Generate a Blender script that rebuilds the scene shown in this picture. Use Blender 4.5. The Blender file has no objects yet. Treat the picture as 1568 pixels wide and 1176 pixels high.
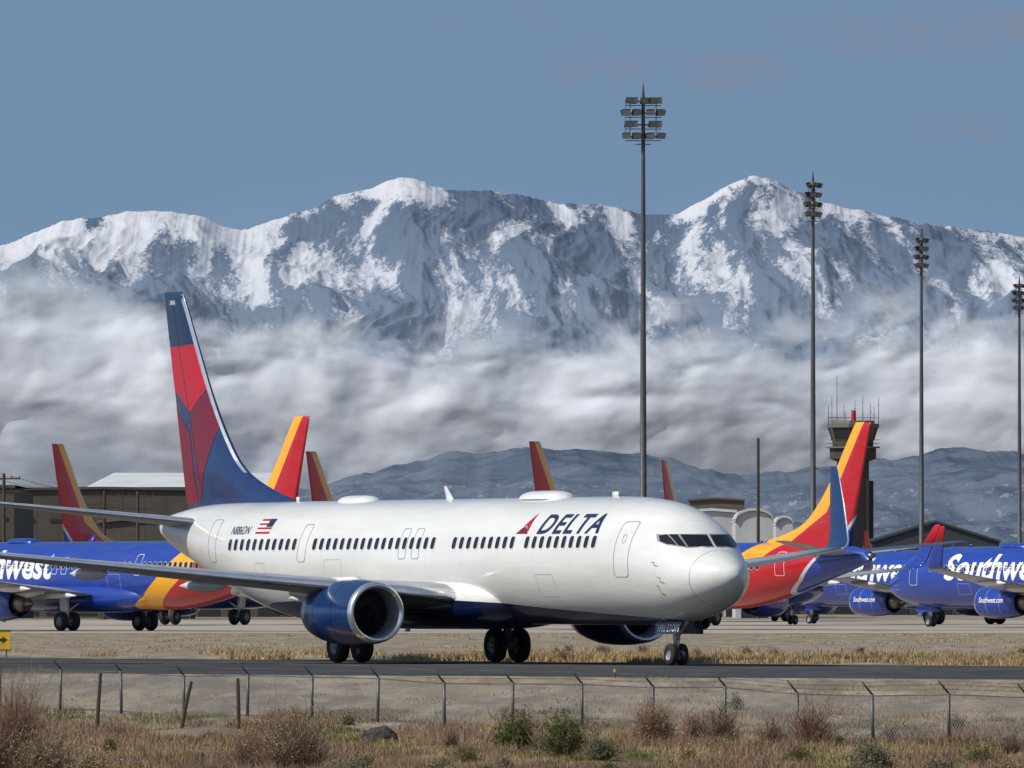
import bpy, bmesh, math, random
import numpy as np
from mathutils import Vector, Matrix
random.seed(5); rng=np.random.default_rng(7)
F=17422.0   # lens constant used while surveying bearings: lateral = (b-784)/F * distance
H=2.3
def lat(b,D): return (b-784)/F*D
def zat(y,D): return H+(907-y)/F*D
sc=bpy.context.scene
COL=sc.collection
# ------------------------------------------------------------------ helpers
def pchip(xs,ys):
    xs=np.array(xs,float); ys=np.array(ys,float)
    h=np.diff(xs); d=np.diff(ys)/h
    m=np.zeros(len(xs)); m[0]=d[0]; m[-1]=d[-1]
    for i in range(1,len(xs)-1):
        if d[i-1]*d[i]<=0: m[i]=0
        else:
            w1=2*h[i]+h[i-1]; w2=h[i]+2*h[i-1]
            m[i]=(w1+w2)/(w1/d[i-1]+w2/d[i])
    def f(x):
        x=np.clip(x,xs[0],xs[-1]); i=np.clip(np.searchsorted(xs,x)-1,0,len(h)-1)
        s=(x-xs[i])/h[i]
        return (2*s**3-3*s**2+1)*ys[i]+(s**3-2*s**2+s)*h[i]*m[i]+(-2*s**3+3*s**2)*ys[i+1]+(s**3-s**2)*h[i]*m[i+1]
    return f
def perlin(x,y,seed=0):
    x=np.asarray(x,float); y=np.asarray(y,float)
    xi=np.floor(x).astype(np.int64); yi=np.floor(y).astype(np.int64); xf=x-xi; yf=y-yi
    def g(ix,iy,dx,dy):
        h=(ix*374761393+iy*668265263+seed*144269504)&0xffffffff
        h=((h^(h>>13))*1274126177)&0xffffffff
        h=h^(h>>16)
        a=(h&0xffff)/65536.0*2*np.pi
        return np.cos(a)*dx+np.sin(a)*dy
    u=xf**3*(xf*(xf*6-15)+10); v=yf**3*(yf*(yf*6-15)+10)
    a=g(xi,yi,xf,yf); b=g(xi+1,yi,xf-1,yf); c=g(xi,yi+1,xf,yf-1); d=g(xi+1,yi+1,xf-1,yf-1)
    return (a*(1-u)+b*u)*(1-v)+(c*(1-u)+d*u)*v*1.0
def fbm(x,y,o=5,seed=0,gain=.5):
    s=0;a=1
    for i in range(o):
        s=s+a*perlin(x*2**i,y*2**i,seed+i*17); a*=gain
    return s
def ridged(x,y,o=5,seed=0,gain=.5):
    s=0;a=1;n=0
    for i in range(o):
        s=s+a*(1-2.2*np.abs(perlin(x*2.03**i,y*2.03**i,seed+i*31))); n+=a; a*=gain
    return s/n
def link(o,parent=None):
    COL.objects.link(o)
    if parent: o.parent=parent
    return o
def root(name,loc=(0,0,0),rz=0):
    e=bpy.data.objects.new(name,None); e.location=loc; e.rotation_euler=(0,0,rz); e.empty_display_size=.5
    return link(e)
def fast_mesh(name,co,f,mat,parent=None,smooth=False,attrs=None):
    f=np.asarray(f); k=f.shape[1]
    me=bpy.data.meshes.new(name)
    me.vertices.add(len(co)); me.vertices.foreach_set('co',np.asarray(co,np.float32).ravel())
    me.loops.add(f.size); me.loops.foreach_set('vertex_index',f.ravel().astype(np.int32))
    me.polygons.add(len(f)); me.polygons.foreach_set('loop_start',np.arange(0,f.size,k,dtype=np.int32))
    me.update(calc_edges=True); me.validate()
    if smooth: me.polygons.foreach_set('use_smooth',np.ones(len(me.polygons),bool))
    if attrs:
        for n,a in attrs.items():
            at=me.attributes.new(n,'FLOAT','POINT'); at.data.foreach_set('value',np.asarray(a,np.float32).ravel())
    me.materials.append(mat)
    return link(bpy.data.objects.new(name,me),parent)
def grid_mesh(name,X,Y,Z,mat,attrs=None,smooth=True,parent=None):
    r,c=X.shape; idx=np.arange(r*c).reshape(r,c)
    f=np.stack([idx[:-1,:-1],idx[:-1,1:],idx[1:,1:],idx[1:,:-1]],-1).reshape(-1,4)
    return fast_mesh(name,np.stack([X,Y,Z],-1).reshape(-1,3),f,mat,parent,smooth,attrs)
def pmesh(name,v,f,mats,parent=None,smooth=False,mi=None):
    me=bpy.data.meshes.new(name); me.from_pydata([tuple(p) for p in v],[],[tuple(q) for q in f]); me.update()
    bm=bmesh.new(); bm.from_mesh(me); bmesh.ops.recalc_face_normals(bm,faces=bm.faces); bm.to_mesh(me); bm.free()
    if not isinstance(mats,(list,tuple)): mats=[mats]
    for m in mats: me.materials.append(m)
    for i,p in enumerate(me.polygons):
        p.use_smooth=smooth
        if mi: p.material_index=mi[i]
    return link(bpy.data.objects.new(name,me),parent)
class Geo:
    def __init__(s): s.v=[];s.f=[];s.m=[]
    def add(s,v,f,m=0):
        o=len(s.v); s.v+=[tuple(p) for p in v]; s.f+=[tuple(i+o for i in q) for q in f]; s.m+=[m]*len(f)
    def box(s,x0,x1,y0,y1,z0,z1,m=0):
        v=[(x0,y0,z0),(x1,y0,z0),(x1,y1,z0),(x0,y1,z0),(x0,y0,z1),(x1,y0,z1),(x1,y1,z1),(x0,y1,z1)]
        s.add(v,[(0,3,2,1),(4,5,6,7),(0,1,5,4),(1,2,6,5),(2,3,7,6),(3,0,4,7)],m)
    def tube(s,p0,p1,r0,r1=None,n=10,m=0):
        r1=r0 if r1 is None else r1
        p0=Vector(p0);p1=Vector(p1);d=(p1-p0).normalized()
        a=d.orthogonal().normalized(); b=d.cross(a); v=[]
        for p,r in ((p0,r0),(p1,r1)):
            for i in range(n):
                t=2*math.pi*i/n; v.append(p+a*math.cos(t)*r+b*math.sin(t)*r)
        f=[(i,(i+1)%n,n+(i+1)%n,n+i) for i in range(n)]+[tuple(range(n)),tuple(range(n,2*n))]
        s.add(v,f,m)
    def rev(s,prof,c,axis='X',n=32,m=0,zs=1.0):
        v=[]
        for a,r in prof:
            for i in range(n):
                t=2*math.pi*i/n; p=r*math.cos(t); q=r*math.sin(t)
                if q<0: q*=zs
                v.append((c[0]+a,c[1]+p,c[2]+q) if axis=='X' else (c[0]+p,c[1]+a,c[2]+q) if axis=='Y' else (c[0]+p,c[1]+q,c[2]+a))
        f=[]
        for k in range(len(prof)-1):
            for i in range(n):
                j=(i+1)%n; f.append((k*n+i,k*n+j,(k+1)*n+j,(k+1)*n+i))
        s.add(v,f,m)
    def obj(s,name,mats,parent=None,smooth=False): return pmesh(name,s.v,s.f,mats,parent,smooth,s.m)
# node helper
class NT:
    def __init__(s,tree): s.t=tree; s.n=tree.nodes; s.l=tree.links
    def new(s,ty,**k):
        n=s.n.new(ty)
        for a,b in k.items(): setattr(n,a,b)
        return n
    def put(s,sock,v):
        if isinstance(v,bpy.types.NodeSocket): s.l.new(v,sock)
        else: sock.default_value=v
    def math(s,op,a,b=None,c=None,clamp=False):
        n=s.new('ShaderNodeMath',operation=op,use_clamp=clamp); s.put(n.inputs[0],a)
        if b is not None: s.put(n.inputs[1],b)
        if c is not None: s.put(n.inputs[2],c)
        return n.outputs[0]
    def mix(s,fac,a,b):
        n=s.new('ShaderNodeMix',data_type='RGBA'); s.put(n.inputs[0],fac)
        for k,v in ((6,a),(7,b)):
            if isinstance(v,tuple) and len(v)==3: v=(*v,1)
            s.put(n.inputs[k],v)
        return n.outputs[2]
    def noise(s,vec,scale,detail=4,rough=.55,dist=0):
        n=s.new('ShaderNodeTexNoise'); n.inputs['Scale'].default_value=scale; n.inputs['Detail'].default_value=detail
        n.inputs['Roughness'].default_value=rough; n.inputs['Distortion'].default_value=dist
        if vec is not None: s.l.new(vec,n.inputs['Vector'])
        return n.outputs[0]
    def mapv(s,vec,sc3,loc=(0,0,0)):
        n=s.new('ShaderNodeMapping'); n.inputs['Scale'].default_value=sc3; n.inputs['Location'].default_value=loc
        s.l.new(vec,n.inputs['Vector']); return n.outputs[0]
    def sstep(s,x,a,b):
        n=s.new('ShaderNodeMapRange',interpolation_type='SMOOTHSTEP'); s.put(n.inputs[0],x)
        n.inputs[1].default_value=a; n.inputs[2].default_value=b; return n.outputs[0]
    def ramp(s,x,pts):
        n=s.new('ShaderNodeValToRGB'); s.put(n.inputs[0],x); e=n.color_ramp.elements
        while len(e)<len(pts): e.new(0.5)
        for i,(p,c) in enumerate(pts):
            e[i].position=p; e[i].color=(c,c,c,1) if not isinstance(c,tuple) else (*c,1)
        return n.outputs[0]
def newmat(name):
    m=bpy.data.materials.new(name); m.use_nodes=True; t=NT(m.node_tree); return m,t,m.node_tree.nodes['Principled BSDF']
def pmat(name,col,rough=.5,metal=0,var=.12,scale=3,bump=0,coat=0,spec=.5):
    m,t,b=newmat(name); co=t.new('ShaderNodeTexCoord').outputs['Object']
    n=t.noise(co,scale,5)
    f=t.sstep(n,.3,.7)
    t.put(b.inputs['Base Color'],t.mix(f,tuple(c*(1-var) for c in col),tuple(min(1,c*(1+var)) for c in col)))
    t.put(b.inputs['Roughness'],t.math('MULTIPLY_ADD',n,.15,rough-.07))
    b.inputs['Metallic'].default_value=metal; b.inputs['Coat Weight'].default_value=coat; b.inputs['Specular IOR Level'].default_value=spec
    b.inputs['Coat Roughness'].default_value=.06
    if bump:
        bn=t.new('ShaderNodeBump'); bn.inputs['Strength'].default_value=bump; t.put(bn.inputs['Height'],n); t.put(b.inputs['Normal'],bn.outputs[0])
    return m
# ------------------------------------------------------------------ camera
cam=bpy.data.cameras.new('camera'); co=bpy.data.objects.new('camera',cam); link(co); sc.camera=co
cam.lens=400; cam.sensor_width=36; cam.clip_start=1; cam.clip_end=200000
co.location=(0,0,H); co.rotation_euler=(math.radians(90)+math.atan(319/F),0,0)
sc.view_settings.view_transform='Standard'
try: sc.view_settings.look='None'
except: pass
sc.view_settings.exposure=0
# ------------------------------------------------------------------ sun and sky
el=math.radians(44); az=Vector((-.82,-.40,0)).normalized()
tosun=Vector((az.x*math.cos(el),az.y*math.cos(el),math.sin(el)))
sl=bpy.data.lights.new('sun','SUN'); sl.energy=3.9; sl.angle=math.radians(.5); sl.color=(1,.95,.86)
so=bpy.data.objects.new('sun',sl); link(so); so.rotation_euler=tosun.to_track_quat('Z','Y').to_euler(); so.location=(-50,-50,100)
w=bpy.data.worlds.new('World'); sc.world=w; w.use_nodes=True; t=NT(w.node_tree); bg=w.node_tree.nodes['Background']
gen=t.new('ShaderNodeTexCoord').outputs['Generated']
va=t.new('ShaderNodeVectorMath',operation='ADD'); t.l.new(gen,va.inputs[0]); va.inputs[1].default_value=(0,0,.34)
vn=t.new('ShaderNodeVectorMath',operation='NORMALIZE'); t.l.new(va.outputs[0],vn.inputs[0])
sky=t.new('ShaderNodeTexSky',sky_type='NISHITA'); sky.sun_disc=False; sky.sun_elevation=el; sky.sun_rotation=math.atan2(az.x,az.y)
sky.altitude=800; sky.dust_density=1.2
t.l.new(vn.outputs[0],sky.inputs[0])
hs=t.new('ShaderNodeHueSaturation'); hs.inputs['Hue'].default_value=.491; hs.inputs['Saturation'].default_value=.95; hs.inputs['Value'].default_value=1.36; t.l.new(sky.outputs[0],hs.inputs['Color'])
sp=t.new('ShaderNodeSeparateXYZ'); t.l.new(gen,sp.inputs[0])
yy=t.math('MAXIMUM',sp.outputs[1],.001)
U=t.math('DIVIDE',sp.outputs[0],yy); V=t.math('DIVIDE',sp.outputs[2],yy)
tot=None
for (px,py,a,b,k) in [(930,97,120,42,1),(1125,112,105,44,1),(1400,45,240,60,.9),(1465,195,100,34,.9),(1190,178,55,24,.6),(1560,40,60,30,.7),(760,30,160,30,.3)]:
    cu=(px-784)/F; cv=(907-py)/F
    e1=t.math('POWER',t.math('ABSOLUTE',t.math('DIVIDE',t.math('SUBTRACT',U,cu),a/F)),2.0)
    e2=t.math('POWER',t.math('ABSOLUTE',t.math('DIVIDE',t.math('SUBTRACT',V,cv),b/F)),2.0)
    mk=t.math('MULTIPLY',t.math('SUBTRACT',1.0,t.math('ADD',e1,e2),clamp=True),k)
    tot=mk if tot is None else t.math('ADD',tot,mk)
cv=t.new('ShaderNodeCombineXYZ'); t.l.new(t.math('MULTIPLY',U,F/110),cv.inputs[0]); t.l.new(t.math('MULTIPLY',V,F/48),cv.inputs[1])
nz=t.sstep(t.noise(cv.outputs[0],1.3,6,.6,.4),.34,.68)
fr=t.math('GREATER_THAN',sp.outputs[1],.3)
cf=t.math('MULTIPLY',t.math('MULTIPLY',t.math('MULTIPLY',tot,nz,clamp=True),.8),fr)
t.l.new(t.mix(cf,hs.outputs[0],(2.75,2.95,3.95)),bg.inputs['Color']); bg.inputs['Strength'].default_value=.085
# ------------------------------------------------------------------ ground
def gz(x,D):
    d=(310.5-.86*x)-D
    return np.interp(d,[2,22,38,70,120],[0,-.77,-1.2,-1.5,-1.7])
def gzn(x,D):
    d=(310.5-.86*x)-D
    return gz(x,D)+np.clip((d-4)/20,0,1)*(.20*fbm(x/6,D/9,4,3)+.05*perlin(x/.9,D/1.3,9))
xs=np.concatenate([[-60000,-20000,-6000,-2000,-700,-250,-120,-70],np.arange(-45,45.1,.5),[70,120,250,700,2000,6000,20000,60000]])
ys=np.concatenate([[-3000,-500,0,100,150,180],np.arange(200,330,.8),np.arange(330,460,4),[500,560,640,760,900,1200,1700,2600,4500,9000,20000,60000]])
GX,GY=np.meshgrid(xs,ys); GZ=gzn(GX,GY)
m,t,b=newmat('desert_ground'); oc=t.new('ShaderNodeTexCoord').outputs['Object']; s3=t.new('ShaderNodeSeparateXYZ'); t.l.new(oc,s3.inputs[0])
n1=t.noise(t.mapv(oc,(.10,.035,.1)),1,6,.6); n2=t.noise(t.mapv(oc,(.9,.16,1)),1,6,.65); n3=t.noise(t.mapv(oc,(.22,.05,.2),(7,3,0)),1,5,.6)
n4=t.noise(oc,7,4,.7); n5=t.noise(t.mapv(oc,(.35,.12,1),(3,9,0)),1,6,.7)
base=t.mix(t.sstep(n2,.35,.65),(.20,.165,.13),(.38,.32,.25))
base=t.mix(t.math('MULTIPLY',t.sstep(n1,.48,.62),.55),base,(.30,.235,.13))
base=t.mix(t.math('MULTIPLY',t.sstep(n5,.48,.60),.6),base,(.16,.13,.10))
base=t.mix(t.math('MULTIPLY',t.sstep(n4,.5,.72),.5),base,(.13,.11,.09))
dd=t.math('SUBTRACT',t.math('SUBTRACT',310.5,t.math('MULTIPLY',s3.outputs[0],.86)),s3.outputs[1])
near=t.sstep(dd,26,44)
grn=t.mix(t.sstep(n2,.38,.62),(.085,.085,.035),(.21,.15,.085))
grn=t.mix(t.sstep(n1,.42,.56),grn,(.19,.13,.08))
base=t.mix(t.math('MULTIPLY',near,t.sstep(n3,.34,.50)),base,grn)
t.put(b.inputs['Base Color'],base); b.inputs['Roughness'].default_value=.95; b.inputs['Specular IOR Level'].default_value=.1
bn=t.new('ShaderNodeBump'); bn.inputs['Strength'].default_value=.6; bn.inputs['Distance'].default_value=.08; t.put(bn.inputs['Height'],n4); t.put(b.inputs['Normal'],bn.outputs[0])
grid_mesh('ground',GX,GY,GZ,m,smooth=True)
# taxiway
m,t,b=newmat('asphalt'); oc=t.new('ShaderNodeTexCoord').outputs['Object']
n1=t.noise(t.mapv(oc,(.4,.08,1)),1,5,.6); n2=t.noise(oc,20,3,.6)
c=t.mix(t.sstep(n1,.35,.65),(.034,.035,.039),(.060,.060,.063)); t.put(b.inputs['Base Color'],t.mix(t.math('MULTIPLY',n2,.4),c,(.075,.073,.07)))
b.inputs['Roughness'].default_value=.9; b.inputs['Specular IOR Level'].default_value=.2; asphalt=m
def far_e(x): return 400-46/34*(x+18)
def near_e(x): return 310.5-.86*x
NXS=np.linspace(-90,45,60); rows=np.linspace(0,1,9)
X=np.repeat(NXS[None,:],9,0); YN=near_e(X)+1.2+.5*perlin(X/4,X*0,5); YF=far_e(X); Yt=YN+(YF-YN)*rows[:,None]
grid_mesh('taxiway',X,Yt,np.full_like(X,.006),asphalt)
ylw=pmat('marking_yellow',(.6,.38,.03),.7,var=.3,scale=1)
mx=np.linspace(-90,45,80); cy=(near_e(mx)*.3+far_e(mx)*.7)
grid_mesh('taxiway_centre_line',np.stack([mx,mx]),np.stack([cy,cy+.3]),np.full((2,80),.012),ylw)
conc=pmat('apron_concrete',(.37,.32,.26),.9,var=.2,scale=.05)
ax=np.linspace(-300,300,40); AX,AY=np.meshgrid(ax,np.linspace(640,930,20)); grid_mesh('apron',AX,AY,np.full_like(AX,.008),conc)
# ------------------------------------------------------------------ AIRLINER
T0=21.2
st=[0,.06,.2,.5,1,1.45,1.9,2.3,2.8,3.4,4.2,5.2,6.5,8,28,30,32,34,36,38,39.5,40.6,41.2]
top=[2.80,2.97,3.10,3.29,3.51,3.69,4.05,4.36,4.66,4.89,5.08,5.2,5.28,5.3,5.3,5.3,5.3,5.3,5.28,5.2,5.05,4.9,4.75]
bot=[2.80,2.63,2.46,2.22,1.95,1.76,1.61,1.51,1.43,1.36,1.31,1.28,1.26,1.26,1.26,1.38,1.68,2.12,2.65,3.2,3.6,3.95,4.2]
hw_=[0.001,.18,.36,.64,.96,1.19,1.37,1.49,1.6,1.7,1.79,1.85,1.88,1.88,1.88,1.86,1.78,1.56,1.27,.9,.62,.4,.22]
ftop=pchip(st,top); fbot=pchip(st,bot); fhw=pchip(st,hw_)
def zc(t): return (ftop(t)+fbot(t))/2
def hh(t): return max((ftop(t)-fbot(t))/2,.001)
def fpt(t,phi,side=1): return Vector((T0-t,side*fhw(t)*math.sin(phi),zc(t)+hh(t)*math.cos(phi)))
def fpo(t,phi,side,off):
    p=fpt(t,phi,side); a=fpt(t+.02,phi,side)-fpt(max(t-.02,0),phi,side); c=fpt(t,phi+.01,side)-fpt(t,phi-.01,side)
    n=a.cross(c); n.normalize()
    if n.dot(p-Vector((T0-t-.0,0,zc(t))))<0: n=-n
    return p+n*off
def side_map(side,off):
    def f(u,v): # u=t, v=z
        cphi=max(-1,min(1,(v-zc(u))/hh(u))); return fpo(u,math.acos(cphi),side,off)
    return f
def pane_map(side,off):
    def f(u,v): # u=phi deg, v=z
        ph=math.radians(u); lo,hi=1.0,6.0
        for _ in range(30):
            mid=(lo+hi)/2
            if zc(mid)+hh(mid)*math.cos(ph)<v: lo=mid
            else: hi=mid
        return fpo((lo+hi)/2,ph,side,off)
    return f
def polys_bm(polys):
    bm=bmesh.new()
    for p in polys: bm.faces.new([bm.verts.new((x,y,0)) for x,y in p])
    return bm
def text_bm(s,u0,v0,L,Hh,shear=0,bold=0,flip=False,spacing=1.0):
    cu=bpy.data.curves.new('t','FONT'); cu.body=s; cu.size=1; cu.shear=shear; cu.offset=bold; cu.space_character=spacing; cu.resolution_u=4
    o=bpy.data.objects.new('t',cu); COL.objects.link(o); dg=bpy.context.evaluated_depsgraph_get(); dg.update()
    me=bpy.data.meshes.new_from_object(o.evaluated_get(dg)); bm=bmesh.new(); bm.from_mesh(me)
    bpy.data.objects.remove(o); bpy.data.curves.remove(cu); bpy.data.meshes.remove(me)
    xs=[v.co.x for v in bm.verts]; ys=[v.co.y for v in bm.verts]; x0,x1,y0,y1=min(xs),max(xs),min(ys),max(ys)
    for v in bm.verts:
        u=(v.co.x-x0)/(x1-x0)*L; v.co=Vector((u0-u if flip else u0+u, v0+(v.co.y-y0)/(y1-y0)*Hh,0))
    return bm
def decal(name,bm,mapper,mat,parent,cu=0,cv=.1):
    xs=[v.co.x for v in bm.verts]; ys=[v.co.y for v in bm.verts]
    for ax,c,lo,hi in ((0,cu,min(xs),max(xs)),(1,cv,min(ys),max(ys))):
        if not c: continue
        k=lo+c*.53
        while k<hi:
            bmesh.ops.bisect_plane(bm,geom=bm.verts[:]+bm.edges[:]+bm.faces[:],plane_co=(k,0,0) if ax==0 else (0,k,0),plane_no=(1,0,0) if ax==0 else (0,1,0))
            k+=c
    for v in bm.verts: v.co=mapper(v.co.x,v.co.y)
    me=bpy.data.meshes.new(name); bm.to_mesh(me); bm.free(); me.materials.append(mat)
    return link(bpy.data.objects.new(name,me),parent)
def rrect(cx,cy,w,h,r,n=3):
    out=[]
    for sx,sy,a0 in ((1,1,0),(-1,1,90),(-1,-1,180),(1,-1,270)):
        for i in range(n+1):
            a=math.radians(a0+90*i/n); out.append((cx+sx*(w/2-r)+r*math.cos(a),cy+sy*(h/2-r)+r*math.sin(a)))
    return out
def outline(poly,wd):
    cx=sum(p[0] for p in poly)/len(poly); cy=sum(p[1] for p in poly)/len(poly); n=len(poly); q=[]
    xs=[p[0] for p in poly]; ys=[p[1] for p in poly]; kx=1-2*wd/(max(xs)-min(xs)); ky=1-2*wd/(max(ys)-min(ys))
    inn=[(cx+(x-cx)*kx,cy+(y-cy)*ky) for x,y in poly]
    return [[poly[i],poly[(i+1)%n],inn[(i+1)%n],inn[i]] for i in range(n)]
# fin
fin_le=pchip([4.8,5.35,5.6,5.9,6.35,7.0,12.5],[30.8,31.2,32.3,33.5,34.75,35.7,39.85])
def fin_te(z): return np.interp(z,[4.8,5.3,12.5],[39.3,39.5,41.3])
def fin_th(t,z):
    a=float(fin_le(z)); c=float(fin_te(z))-a; ce=min(c,5.0); x=max(0,min(1,(t-a)/c))
    sh=(0.2969*math.sqrt(x)-.126*x-.3516*x*x+.2843*x**3-.1015*x**4)*5
    return max(.006,.095*ce*sh)*(1 if z<12.35 else max(.1,(12.5-z)/.15))
def build_fin(mat,parent):
    zs=list(np.linspace(4.8,7.2,22))+list(np.linspace(7.4,12.35,16))+[12.42,12.47,12.5]; cs=[0,.004,.015,.04,.08,.14,.22,.32,.45,.6,.75,.88,1]
    v=[];f=[]; n=len(cs)*2-2
    for z in zs:
        a=float(fin_le(z)); c=float(fin_te(z))-a
        loop=[(a+c*x,1) for x in cs]+[(a+c*x,-1) for x in cs[-2:0:-1]]
        for tt,s in loop: v.append((T0-tt,s*fin_th(tt,z),z))
    for k in range(len(zs)-1):
        for i in range(n): j=(i+1)%n; f.append((k*n+i,k*n+j,(k+1)*n+j,(k+1)*n+i))
    f.append(tuple(range((len(zs)-1)*n,len(zs)*n)))
    pmesh('fin',v,f,mat,parent,True)
AF=[(1,0),(.85,.022),(.65,.045),(.45,.058),(.3,.060),(.15,.050),(.06,.034),(.02,.02),(0,0),(.02,-.014),(.06,-.022),(.15,-.034),(.3,-.042),(.45,-.040),(.65,-.028),(.85,-.010)]
def lifting(name,secs,side,mats,parent,le=True):
    v=[];f=[];mi=[];n=len(AF)
    for (y,a,c,z,tilt,k) in secs:
        th=math.radians(tilt); nx=(-math.sin(th),math.cos(th))
        for x,h in AF: v.append((T0-(a+c*x),side*(y+h*c*k*nx[0]),z+h*c*k*nx[1]))
    for q in range(len(secs)-1):
        for i in range(n): j=(i+1)%n; f.append((q*n+i,q*n+j,(q+1)*n+j,(q+1)*n+i)); mi.append(1 if (le and i in (6,7,8,9)) else 0)
    f.append(tuple(range(n))); f.append(tuple(range((len(secs)-1)*n,len(secs)*n))); mi+=[0,0]
    if not isinstance(mats,list): mats=[mats,metal]
    return pmesh(name,v,f,mats,parent,True,mi)
tire=pmat('tire_rubber',(.018,.018,.019),.8); hub=pmat('wheel_hub',(.28,.28,.29),.5,.3); strut=pmat('gear_strut',(.55,.56,.57),.35,.3)
metal=pmat('bare_metal',(.72,.73,.75),.22,.85,var=.05); dkm=pmat('exhaust_metal',(.22,.19,.17),.4,.9); fanm=pmat('fan_titanium',(.06,.06,.065),.35,.7)
glass=pmat('cabin_glass',(.012,.014,.018),.12,0); liner=pmat('inlet_liner',(.22,.23,.25),.45); seam=pmat('panel_seam',(.33,.34,.36),.5)
fblade=pmat('fan_blade',(.16,.16,.17),.3,.8)
wgrey=pmat('wing_grey',(.36,.37,.39),.38,.1,var=.18,scale=1.2,coat=.15); wwhite=pmat('gloss_white',(.74,.74,.72),.3,coat=.4,var=.03)
navy=pmat('navy_paint',(.006,.018,.062),.25,coat=.4,var=.08); navy_l=pmat('blue_paint',(.007,.030,.115),.25,coat=.5,var=.1)
red1=pmat('red_paint',(.46,.006,.014),.32,coat=.2,var=.08); red2=pmat('dark_red_paint',(.17,.006,.018),.32,coat=.2,var=.08)
white2=pmat('lettering_white',(.8,.8,.8),.4,var=.03)
def fuselage_mat_delta():
    m,t,b=newmat('airliner_white_paint'); oc=t.new('ShaderNodeTexCoord').outputs['Object']; s=t.new('ShaderNodeSeparateXYZ'); t.l.new(oc,s.inputs[0])
    tt=t.math('SUBTRACT',T0,s.outputs[0]); zb=t.ramp(t.math('DIVIDE',tt,45),[(2.5/45,1.2/13),(3.2/45,1.44/13),(6/45,1.58/13),(10/45,1.76/13),(14/45,1.98/13),(18/45,2.12/13),(26/45,2.05/13),(30/45,1.95/13),(34/45,1.5/13)])
    f=t.math('LESS_THAN',t.math('DIVIDE',s.outputs[2],13),zb)
    n=t.noise(t.mapv(oc,(.25,1,1.6)),1.2,5,.6)
    wht=t.mix(t.sstep(n,.35,.7),(.72,.72,.69),(.79,.79,.765))
    j=t.math('LESS_THAN',t.math('FRACT',t.math('DIVIDE',tt,2.54)),.008)
    wht=t.mix(t.math('MULTIPLY',j,.35),wht,(.4,.41,.42))
    gr=t.noise(t.mapv(oc,(.6,2,5)),1.0,4,.6); lo=t.sstep(s.outputs[2],3.3,1.8)
    wht=t.mix(t.math('MULTIPLY',t.math('MULTIPLY',t.sstep(gr,.45,.75),lo),.35),wht,(.42,.40,.37))
    t.put(b.inputs['Base Color'],t.mix(f,wht,(.006,.014,.055))); t.put(b.inputs['Roughness'],t.math('MULTIPLY_ADD',n,.12,.16)); b.inputs['Coat Weight'].default_value=.7; b.inputs['Coat Roughness'].default_value=.06
    return m
SWB=(.012,.048,.32); SWY=(.85,.40,.018)
def sw_mat():
    m,t,b=newmat('airliner_blue_paint'); oc=t.new('ShaderNodeTexCoord').outputs['Object']; s=t.new('ShaderNodeSeparateXYZ'); t.l.new(oc,s.inputs[0])
    tt=t.math('DIVIDE',t.math('SUBTRACT',T0,s.outputs[0]),45); zz=t.math('DIVIDE',s.outputs[2],13)
    def bd(v): return t.ramp(zz,[(z/13,x/45) for z,x in zip((1.2,3,5.3,7.1,12.5),v)])
    b1=bd((25.5,28.6,31.5,34.0,39.0)); b2=bd((27.5,30.9,33.9,37.3,40.65)); b3=bd((32.3,35.6,38.2,40.0,43.5)); b4=bd((32.6,35.9,38.5,40.3,43.8))
    c=t.mix(t.math('GREATER_THAN',tt,b1),SWB,SWY); c=t.mix(t.math('GREATER_THAN',tt,b2),c,(.46,.005,.016))
    c=t.mix(t.math('GREATER_THAN',tt,b3),c,(.6,.6,.62)); c=t.mix(t.math('GREATER_THAN',tt,b4),c,SWB)
    n=t.noise(t.mapv(oc,(.25,1,1.6)),1.2,5,.6)
    c=t.mix(t.math('MULTIPLY',t.sstep(n,.4,.8),.10),c,(.25,.24,.23))
    t.put(b.inputs['Base Color'],c); b.inputs['Roughness'].default_value=.28; b.inputs['Coat Weight'].default_value=.5
    return m
swm=sw_mat(); swblue=pmat('cowl_blue',(.012,.044,.30),.28,coat=.5); swred=pmat('winglet_red',(.46,.01,.02),.3); swyel=pmat('winglet_yellow',SWY,.3)
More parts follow.
